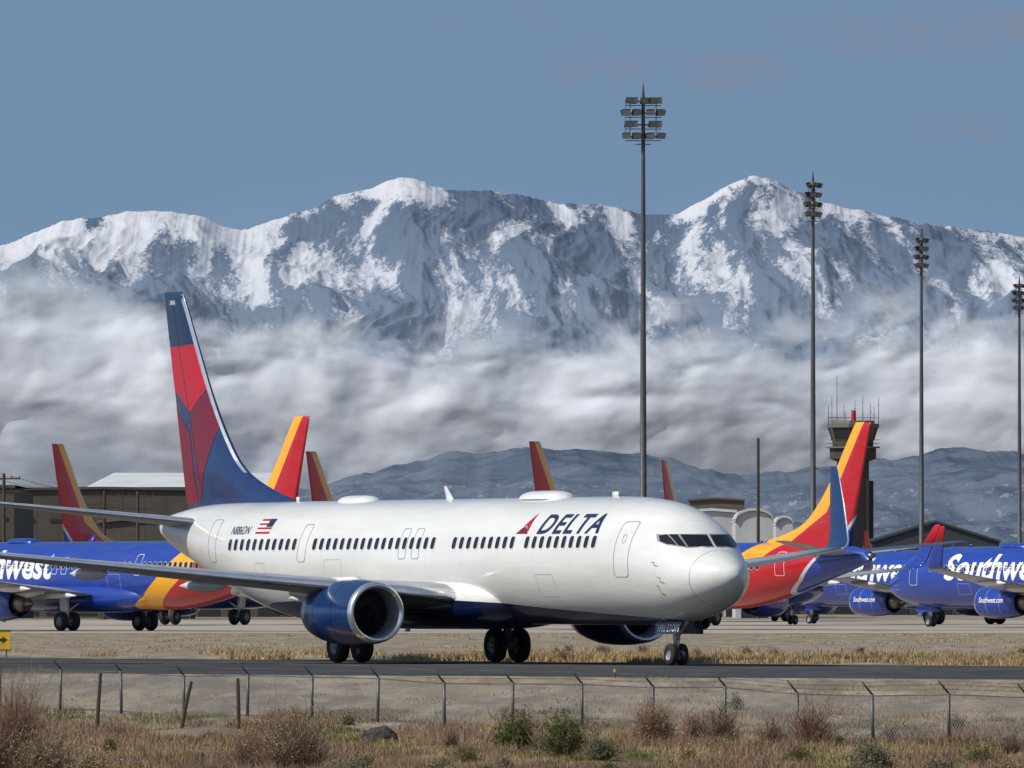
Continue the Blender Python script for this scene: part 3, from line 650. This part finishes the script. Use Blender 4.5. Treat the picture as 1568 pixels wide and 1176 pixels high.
# ------------------------------------------------------------------ fence
galv=pmat('galvanised',(.11,.11,.11),.5,.4); 
m,t,b=newmat('chain_link'); oc=t.new('ShaderNodeTexCoord').outputs['Object']; s=t.new('ShaderNodeSeparateXYZ'); t.l.new(oc,s.inputs[0])
p1=t.math('LESS_THAN',t.math('FRACT',t.math('DIVIDE',t.math('ADD',s.outputs[0],s.outputs[2]),.11)),.17)
p2=t.math('LESS_THAN',t.math('FRACT',t.math('DIVIDE',t.math('SUBTRACT',s.outputs[0],s.outputs[2]),.11)),.17)
t.put(b.inputs['Alpha'],t.math('MAXIMUM',p1,p2)); b.inputs['Base Color'].default_value=(.19,.19,.19,1); b.inputs['Metallic'].default_value=.2; b.inputs['Roughness'].default_value=.5; chain=m
fd_=Vector((1.69,-2.53,0)); L=fd_.length; R=root('chain_link_fence',(-13.5,300,0),math.atan2(fd_.y,fd_.x)); g=Geo()
tops=[]; K=range(-4,22); hp=1.12
for k in K:
    x=-13.5+k*1.69; y=300-k*2.53; z=float(gzn(np.array(x),np.array(y))); lx=k*L; tops.append((lx,z))
    ln=random.uniform(-.04,.04)
    g.tube((lx,0,z-.1),(lx+ln,0,z+hp),.042,None,8); g.tube((lx+ln,0,z+hp),(lx+ln,-.30,z+hp+.30),.026,.02,6)
for (a,za),(b_,zb) in zip(tops[:-1],tops[1:]):
    g.tube((a,0,za+hp-.03),(b_,0,zb+hp-.03),.012,None,5)
    for e in (.1,.2,.29): g.tube((a,-e,za+hp+e),(b_,-e,zb+hp+e),.006,None,4)
    g.tube((a,0,za+.08),(b_,0,zb+.08),.008,None,4)
g.obj('posts_and_wires',galv,R,True)
v=[];f=[]
for i,(lx,z) in enumerate(tops): v+=[(lx,.01,z),(lx,.01,z+hp-.03)]
f=[(2*i,2*i+2,2*i+3,2*i+1) for i in range(len(tops)-1)]
pmesh('mesh_fabric',v,f,chain,R)
for (px,D,h,dx) in ((148,285,1.45,.10),(276,283,1.2,.28),(366,281,1.25,-.03)):
    x=lat(px,D); z=float(gzn(np.array(x),np.array(float(D)))); R=root('wooden_post',(x,D,z)); g=Geo()
    g.tube((0,0,-.2),(dx*.5,0,h*.5),.055,.05,7); g.tube((dx*.5,0,h*.5),(dx,0,h),.05,.042,7); g.tube((dx*.9,.05,h*.85),(dx*.9+.05,-.08,h*.86),.015,None,5); g.obj('post',wood,R)
# ------------------------------------------------------------------ vegetation
def ribbons(P,W):
    n,k,_=P.shape; ang=rng.uniform(-.9,.9,n); side=np.stack([np.cos(ang),np.sin(ang),np.zeros(n)],-1)[:,None,:]
    A=P-side*W[...,None]/2; B=P+side*W[...,None]/2; co=np.stack([A,B],2).reshape(-1,3)
    i=np.arange(n)[:,None]*2*k+np.arange(k-1)[None,:]*2; i=i.ravel(); f=np.stack([i,i+1,i+3,i+2],-1); return co,f
def vegmat(name,c1,c2,c3=None,scale=3):
    m,t,b=newmat(name); oc=t.new('ShaderNodeTexCoord').outputs['Object']; g_=t.new('ShaderNodeNewGeometry')
    c=t.mix(g_.outputs['Random Per Island'],c1,c2)
    if c3: c=t.mix(t.sstep(t.noise(oc,scale,3),.45,.6),c,c3)
    t.put(b.inputs['Base Color'],c); b.inputs['Roughness'].default_value=.9; b.inputs['Specular IOR Level'].default_value=.15; return m
dry=vegmat('dry_grass_blades',(.28,.19,.09),(.47,.36,.19)); dry2=vegmat('dead_brush',(.17,.115,.075),(.32,.24,.17),(.22,.15,.13),1.5); grn_=vegmat('green_blades',(.07,.085,.018),(.18,.18,.055)); grl=vegmat('shrub_leaves',(.045,.075,.015),(.12,.15,.04),(.17,.16,.055),2)
sage=vegmat('sage_leaves',(.10,.11,.06),(.22,.22,.14)); purp=vegmat('dry_weed',(.17,.105,.075),(.33,.22,.155))
def grass(name,x,D,h,wd,per,mat,spread=.12):
    n=len(x); x=np.repeat(x,per); D=np.repeat(D,per); h=np.repeat(h,per)*rng.uniform(.45,1.1,n*per)
    x=x+rng.normal(0,spread,len(x)); D=D+rng.normal(0,spread,len(x)); z=gzn(x,D)-.01
    lx=rng.normal(0,.35,len(x))*h; ly=rng.normal(0,.35,len(x))*h
    P=np.zeros((len(x),3,3)); 
    for i,(a,b_) in enumerate(((0,0),(.5,.25),(1,1))): P[:,i,0]=x+lx*b_; P[:,i,1]=D+ly*b_; P[:,i,2]=z+h*a
    W=np.stack([np.full(len(x),wd),np.full(len(x),wd*.8),np.full(len(x),wd*.1)],1); co_,f=ribbons(P,W); return fast_mesh(name,co_,f,mat)
def patch(n,D0,D1,thr,seed,sx=3,sy=9):
    D=rng.uniform(D0,D1,n*3); x=rng.uniform(-1,1,n*3)*D*.05; m_=fbm(x/sx,D/sy,3,seed)>thr; d=(310.5-.86*x)-D; m_&=(d>22)|(d<-200); return x[m_][:n],D[m_][:n]
x,D=patch(9500,212,300,.10,41); grass('green_grass',x,D,rng.uniform(.05,.16,len(x)),.016,7,grn_)
x,D=patch(9500,212,300,.0,42); grass('dry_grass',x,D,rng.uniform(.05,.22,len(x)),.012,7,dry)
x,D=patch(8000,212,298,.03,43); grass('dead_weeds',x,D,rng.uniform(.10,.34,len(x)),.012,8,purp)
D=rng.uniform(268,322,4600); x=rng.uniform(-1,1,4600)*D*.05; d=(310.5-.86*x)-D; k=(d>2)&(d<32)&(fbm(x/3,D/5,3,8)>.0); grass('dry_grass',x[k],D[k],rng.uniform(.02,.10,k.sum()),.012,6,dry)
D=rng.uniform(268,322,4200); x=rng.uniform(-1,1,4200)*D*.05; d=(310.5-.86*x)-D; k=(d>4)&(d<32)&(fbm(x/2,D/7,3,18)>.05); grass('dead_weeds',x[k],D[k],rng.uniform(.03,.13,k.sum()),.014,6,purp)
n=13000; x=rng.uniform(-28,28,n); off=np.abs(rng.normal(0,1,n))*26+2; D=far_e(x)+off; k=(fbm(x/5,D/16,3,77)+np.clip((x+6)/40,-.3,.35)>.16)&(D>330); grass('dry_grass',x[k],D[k],rng.uniform(.10,.30,k.sum()),.03,6,dry,.2)
n=5000; x=rng.uniform(-36,36,n); D=rng.uniform(440,620,n); k=fbm(x/9,D/22,3,71)>.22; grass('dry_grass',x[k],D[k],rng.uniform(.05,.16,k.sum()),.035,5,dry,.3)
def shrub(name,px,D,r,h,n,mat,leaf=None,nl=0,lean=0,up=.5,wd=.012):
    x=lat(px,D); z=float(gzn(np.array(x),np.array(float(D)))); R=root(name,(x,D,z))
    az_=rng.uniform(0,2*np.pi,n); e=rng.beta(1.6,1.3,n)*np.pi/2*(1-up*.3)+.12; L_=rng.uniform(.35,1.05,n)*(1+.25*np.sin(az_*3+px)+.15*np.sin(az_*7+px*2))
    d=np.stack([np.cos(az_)*np.cos(e)*r,np.sin(az_)*np.cos(e)*r,np.sin(e)*h],-1)*L_[:,None]; d[:,0]+=lean*h*L_
    k=5; P=np.zeros((n,k,3)); b0=rng.normal(0,.06*r,(n,3)); b0[:,2]=0
    cur=rng.normal(0,.16,(n,3))*np.array([r,r,h*.6])
    for i in range(k):
        u=i/(k-1); P[:,i]=b0+d*u+cur*math.sin(u*2.6)*.8+rng.normal(0,.018,(n,3))*(i>0)
    P[...,2]=np.maximum(P[...,2],0)
    co1,f1=ribbons(P,np.linspace(wd,wd*.35,k)[None,:]*np.ones((n,1)))
    m2=n*3; i=rng.integers(0,n,m2); u=rng.uniform(.35,1,m2); seg=np.minimum((u*(k-1)).astype(int),k-2); fr_=u*(k-1)-seg
    s0=P[i,seg]*(1-fr_[:,None])+P[i,seg+1]*fr_[:,None]; dv=rng.normal(0,1,(m2,3)); dv[:,2]=np.abs(dv[:,2])*.8+.1; dv*=(.09*(r+h))*rng.uniform(.4,1.2,(m2,1))
    Q=np.stack([s0,s0+dv*.5,s0+dv+rng.normal(0,.01,(m2,3))],1); Q[...,2]=np.maximum(Q[...,2],0); co2,f2=ribbons(Q,np.array([wd*.6,wd*.5,wd*.3])[None,:]*np.ones((m2,1)))
    fast_mesh('twigs',np.concatenate([co1,co2]),np.concatenate([f1,f2+len(co1)]),mat,R)
    if leaf:
        i=rng.integers(0,m2,nl); c=Q[i,2]+rng.normal(0,.025,(nl,3)); c[:,2]=np.maximum(c[:,2],.01); a=rng.normal(0,1,(nl,3)); a/=np.linalg.norm(a,axis=1)[:,None]; b_=np.cross(a,rng.normal(0,1,(nl,3))); b_/=np.linalg.norm(b_,axis=1)[:,None]
        s_=rng.uniform(.012,.028,(nl,1)); V=np.stack([c-a*s_,c-b_*s_*.5,c+a*s_,c+b_*s_*.5],1).reshape(-1,3); fast_mesh('leaves',V,np.arange(nl*4).reshape(-1,4),leaf,R)
shrub('tumbleweed',12,240,1.15,1.95,1300,purp,None,0,.08); shrub('tumbleweed',72,230,.95,1.15,900,dry2,dry,4000); shrub('tumbleweed',140,226,.7,.7,500,dry2,dry,2500)
shrub('tumbleweed',450,238,1.15,1.25,1300,dry2,dry,3500); shrub('tumbleweed',385,240,.65,.85,600,purp); shrub('tumbleweed',330,228,.6,.5,500,dry2)
shrub('tumbleweed',1000,266,.75,.95,900,purp,dry,2500); shrub('dead_bush',1100,264,.75,.95,420,dry2,None,0,.1,.5,.02); shrub('dead_bush',1062,268,.45,.7,260,purp,None,0,0,.5,.018)
shrub('dead_bush',1240,262,.85,1.12,420,purp,None,0,.15,.8,.02); shrub('dead_bush',1180,266,.5,.65,240,dry2,None,0,0,.5,.018)
shrub('green_shrub',790,258,.65,.85,280,dry2,grl,9000); shrub('green_shrub',862,254,.80,.80,340,dry2,grl,12000); shrub('sagebrush',920,248,.5,.5,260,dry2,sage,4500)
shrub('sagebrush',1335,234,.6,.65,340,dry2,sage,7500); shrub('sagebrush',545,227,.5,.42,260,dry2,sage,5000); shrub('green_shrub',1500,244,.55,.45,240,dry2,grl,3500)
shrub('sagebrush',1440,230,.5,.35,220,dry2,sage,3000); shrub('tumbleweed',1545,252,.5,.5,400,dry2); shrub('tumbleweed',690,264,.4,.45,300,dry2); shrub('sagebrush',240,224,.6,.38,260,dry2,sage,3500)
for i in range(44):
    px=random.uniform(0,1568); D=random.uniform(222,288); shrub(random.choice(['tumbleweed','sagebrush']),px,D,random.uniform(.18,.45),random.uniform(.16,.42),150,random.choice([dry2,purp]),random.choice([sage,grl,dry]),900)
for i in range(14):
    D=random.uniform(375,430); px=random.uniform(820,1568); shrub('tumbleweed',px,D,random.uniform(.2,.4),random.uniform(.2,.4),160,dry2,dry,300,0,.5,.025)
# rock
x=lat(582,268); bm=bmesh.new(); bmesh.ops.create_icosphere(bm,subdivisions=4,radius=1)
for v_ in bm.verts:
    k=1+.22*float(fbm(np.array(v_.co.x*1.6+3),np.array(v_.co.y*1.6+v_.co.z*2),4,5)); v_.co=Vector((v_.co.x*.42*k,v_.co.y*.35*k,max(-.1,v_.co.z*.27*k)))
me=bpy.data.meshes.new('rock'); bm.to_mesh(me); bm.free(); me.materials.append(pmat('rock_dark',(.05,.042,.036),.9,var=.4,scale=6,bump=.6)); o=link(bpy.data.objects.new('rock',me)); o.location=(x,268,float(gzn(np.array(x),np.array(268.)))+.1)
# ------------------------------------------------------------------ mountains
DM=45000.
pr=[(-400,420),(-200,400),(0,375),(40,360),(75,345),(110,333),(150,331),(200,322),(260,322),(310,330),(345,345),(375,350),(395,343),(440,328),(480,315),(520,297),(560,288),(590,275),(620,270),(650,278),(670,285),(700,291),(740,290),(770,292),(830,303),(870,310),(910,310),(960,320),(1000,328),(1030,327),(1070,308),(1100,290),(1130,275),(1155,268),(1180,272),(1205,285),(1240,300),(1290,315),(1340,325),(1400,338),(1450,345),(1500,350),(1568,360),(1800,385),(2000,400)]
pf0=pchip([p[0] for p in pr],[(907-p[1])/F*DM for p in pr])
def pf(p): return pf0(p)+9*fbm(np.asarray(p,float)/24,np.asarray(p,float)*0+.3,4,333,.6)
pxs=np.arange(-330,1900,1.7); yv=np.linspace(39300,46200,430)
PX,YM=np.meshgrid(pxs,yv); XM=(PX-784)/F*DM
wx=XM+150*fbm(XM/1100,YM/1500,3,11); wy=YM+220*fbm(XM/1500+9,YM/1500,3,12)
Rx=pf(wx/DM*F+784)*.35+pf(PX)*.65
v_=(YM-39500)/(DM-39500); vv=np.clip(v_,0,1)
r1=ridged(wx/1400+.30*YM/2600,wy/3300,2,21); r2=ridged(wx/460-.25*YM/1500,wy/1500,4,22,.5); r3=fbm(XM/90,YM/150,3,24); r4=ridged(wx/170+.15*YM/700,wy/900,3,29)
h=Rx*(.10+.90*vv**1.05)+(300*(r1-.45)+190*(r2-.5)+60*(r4-.5))*(vv**.6*np.clip((1-vv)*3.2,0,1))+5*r3
cap=pf(PX)*(YM/DM)-2; over=np.maximum(h-cap*(.90+.10*vv),0); h=np.where(v_<1,h-over*.8,h)
back=np.clip((YM-DM)/1200,0,1); h=h-back*500
h=np.maximum(h,-20)
rel=pf(PX)*(YM/DM)-h
cw=np.interp(PX,[-300,0,350,400,620,680,720,760,1020,1040,1150,1165,1240,1600],[.9,1,1,.9,1,.45,.1,.12,.12,.9,.9,.2,.35,.3])
cd=np.interp(PX,[-300,0,200,330,420,560,620,680,1030,1150,1600],[170,170,200,110,60,60,100,60,50,70,35])
crest=cw*np.clip(1.3-rel/cd,0,1)
alt=np.clip((h-850)/600,0,1)
strk=fbm(wx/150+.25*YM/900,wy/1200,4,61); big=fbm(wx/520+3,wy/1400,3,62)
gy_,gx_=np.gradient(h); gx_=gx_/4.4
snow=.33+.16*alt+.90*strk+.50*big+.65*crest-.18*np.clip(gx_,-1,1.2)-.45*(r2-.5)-.50*(r4-.5)
snow=np.clip(snow,0,1.15)*np.clip((h-700)/300,0,1)
m,t,b=newmat('snowy_mountain'); oc=t.new('ShaderNodeTexCoord').outputs['Object']; s=t.new('ShaderNodeSeparateXYZ'); t.l.new(oc,s.inputs[0])
at=t.new('ShaderNodeAttribute',attribute_name='snow').outputs['Fac']
nf=t.noise(t.mapv(oc,(1/30,1/110,1/45)),1,5,.7); nm=t.noise(t.mapv(oc,(1/10,1/40,1/14)),1,3,.7)
fx=t.math('ADD',at,t.math('ADD',t.math('MULTIPLY',t.math('SUBTRACT',nf,.5),1.1),t.math('MULTIPLY',t.math('SUBTRACT',nm,.5),.8)))
fs=t.sstep(fx,.36,.76)
hazy_forest=t.mix(t.sstep(s.outputs[2],600,1500),(.15,.195,.26),(.085,.12,.18)); c=t.mix(fs,hazy_forest,(.55,.565,.61))  # bluish distance haze is put into the forest colour, paler lower down
t.put(b.inputs['Base Color'],c); b.inputs['Roughness'].default_value=1; b.inputs['Specular IOR Level'].default_value=0
grid_mesh('mountain',XM,YM,h,m,{'snow':snow})
# foothills
DF=20000.
ff=pchip([-400,0,300,480,560,640,700,780,870,930,1000,1080,1150,1220,1300,1340,1420,1500,1568,1900],[(907-y)/F*DF for y in (735,745,750,742,715,700,688,685,680,685,697,705,718,712,700,695,690,683,690,700)])
PX2,YF2=np.meshgrid(np.arange(-350,1920,3.),np.concatenate([np.linspace(7000,14000,25),np.linspace(14200,21000,150)])); XF2=(PX2-784)/F*DF
vf=np.clip((YF2-9000)/(DF-9000),0,1); hf=(ff(PX2)+11*fbm(PX2/60,PX2*0+.4,4,95))*(vf**2.0)*.98+110*(ridged(XF2/520+YF2/4000,YF2/1600,4,91)-.5)*vf*np.clip((1-vf)*4,0,1)+8*fbm(XF2/300,YF2/500,4,92)*vf
hf-=np.clip((YF2-DF)/800,0,1)*150; hf=np.maximum(hf,-3)
m,t,b=newmat('foothill_scrub'); oc=t.new('ShaderNodeTexCoord').outputs['Object']
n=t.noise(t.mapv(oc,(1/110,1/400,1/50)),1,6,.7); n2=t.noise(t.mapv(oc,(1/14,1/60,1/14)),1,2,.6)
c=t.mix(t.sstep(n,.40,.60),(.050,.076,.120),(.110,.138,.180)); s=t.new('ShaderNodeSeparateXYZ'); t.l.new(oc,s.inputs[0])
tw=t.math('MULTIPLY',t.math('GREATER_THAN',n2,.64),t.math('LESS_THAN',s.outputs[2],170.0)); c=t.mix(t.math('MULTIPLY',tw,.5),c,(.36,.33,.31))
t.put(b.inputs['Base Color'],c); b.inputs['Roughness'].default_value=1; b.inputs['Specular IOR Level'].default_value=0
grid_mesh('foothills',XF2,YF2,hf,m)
# ------------------------------------------------------------------ low cloud bank
def cloudmat(name,col):
    m=bpy.data.materials.new(name); m.use_nodes=True; t=NT(m.node_tree); m.node_tree.nodes.remove(m.node_tree.nodes['Principled BSDF'])
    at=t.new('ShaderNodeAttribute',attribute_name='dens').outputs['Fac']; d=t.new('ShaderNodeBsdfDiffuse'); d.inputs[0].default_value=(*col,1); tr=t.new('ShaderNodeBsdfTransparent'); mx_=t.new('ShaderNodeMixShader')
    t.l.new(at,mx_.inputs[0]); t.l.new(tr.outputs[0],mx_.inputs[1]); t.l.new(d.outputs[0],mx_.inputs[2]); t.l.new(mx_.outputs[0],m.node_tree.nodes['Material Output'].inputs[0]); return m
def cloud(name,YC,tops,ybot,amp,col,seed,amax=1,soft=45,bsoft=60,tilt0=-8,tilt1=30,nscale=1.0,holes=0.,puff=1.0):
    k=F/YC; px=np.arange(-330,1900,4.); N=150; tp=pchip([p[0] for p in tops],[p[1] for p in tops])(px)
    tp=tp+22*puff*fbm(px/140,px*0+seed,3,seed); v=np.linspace(0,1,N)
    ytop=tp-soft*1.3
    yy=ybot+(ytop[None,:]-ybot)*v[:,None]; X=np.repeat(((px-784)/k)[None,:],N,0); Z=H+(907-yy)/k
    P=np.repeat(px[None,:],N,0); Hc=(ybot-450)/k
    w1=fbm(P/230*nscale,yy/120*nscale,2,seed+3); w2=fbm(P/200*nscale+5,yy/120*nscale,2,seed+4)
    vb=np.clip(v[:,None]*1.15+.34*fbm(P/300,yy/150,2,seed+8),0,1)
    tl=np.radians(tilt0+(tilt1-tilt0)*(vb*vb*(3-2*vb))); prof=np.cumsum(np.tan(tl),0)/N*Hc
    pf_=lambda q: np.sqrt(q*q+.02)
    a1=pf_(perlin(P/210*nscale+w1*.4,yy/135*nscale+w2*.4,seed+5)); a2=pf_(perlin(P/95*nscale+w1*.5,yy/66*nscale+w2*.5,seed+6)); a3=fbm(P/40*nscale+w1*.5,yy/28*nscale+w2*.5,2,seed+7,.4)
    dep=prof-amp*(1.0*a1+.34*a2+.06*a3)
    e=fbm(P/110+w1*.5,yy/60+w2*.4,5,seed+9,.52)
    dt=(yy-tp[None,:])/soft+e*1.4*puff+.1
    al=np.clip(dt*.45,0,1); al=al*al*(3-2*al); bb=np.clip((ybot-yy)/bsoft,0,1); bb=bb*bb*(3-2*bb)
    al=al*bb*amax
    if holes: al=al*np.clip(.42+holes*(fbm(P/170+w1*.4,yy/70,4,seed+21,.45)+.08),0,1)
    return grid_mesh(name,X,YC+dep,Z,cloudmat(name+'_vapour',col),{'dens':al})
T1=[(-330,375),(0,392),(110,398),(170,420),(240,448),(320,484),(420,470),(520,488),(640,502),(760,502),(880,498),(980,500),(1080,480),(1160,488),(1220,510),(1300,490),(1400,474),(1500,474),(1600,480),(1900,470)]
CC=(.68,.715,.775)
cloud('cloud_bank',36500,T1,790,64,CC,100,1,48,60,-24,20)
cloud('cloud_bank',35700,[(p,y+60) for p,y in T1],800,50,CC,140,.75,65,80,-24,18,1.2,1.7)
cloud('cloud_bank',35000,[(p,y+130) for p,y in T1],805,36,CC,160,.65,70,80,-26,6,1.0,2.0)
T2=[(-330,380),(0,376),(150,405),(300,495),(500,482),(800,465),(950,435),(1100,435),(1250,425),(1400,415),(1568,428),(1900,430)]
cloud('cloud_wisps',38300,T2,640,24,CC,180,.7,60,90,-5,16,1,2.8)
T4=[(-330,400),(0,352),(260,300),(620,250),(1000,300),(1155,250),(1568,335),(1900,350)]
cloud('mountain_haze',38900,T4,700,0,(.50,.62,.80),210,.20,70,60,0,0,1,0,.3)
T3=[(-330,610),(400,620),(700,640),(900,655),(1200,665),(1900,655)]
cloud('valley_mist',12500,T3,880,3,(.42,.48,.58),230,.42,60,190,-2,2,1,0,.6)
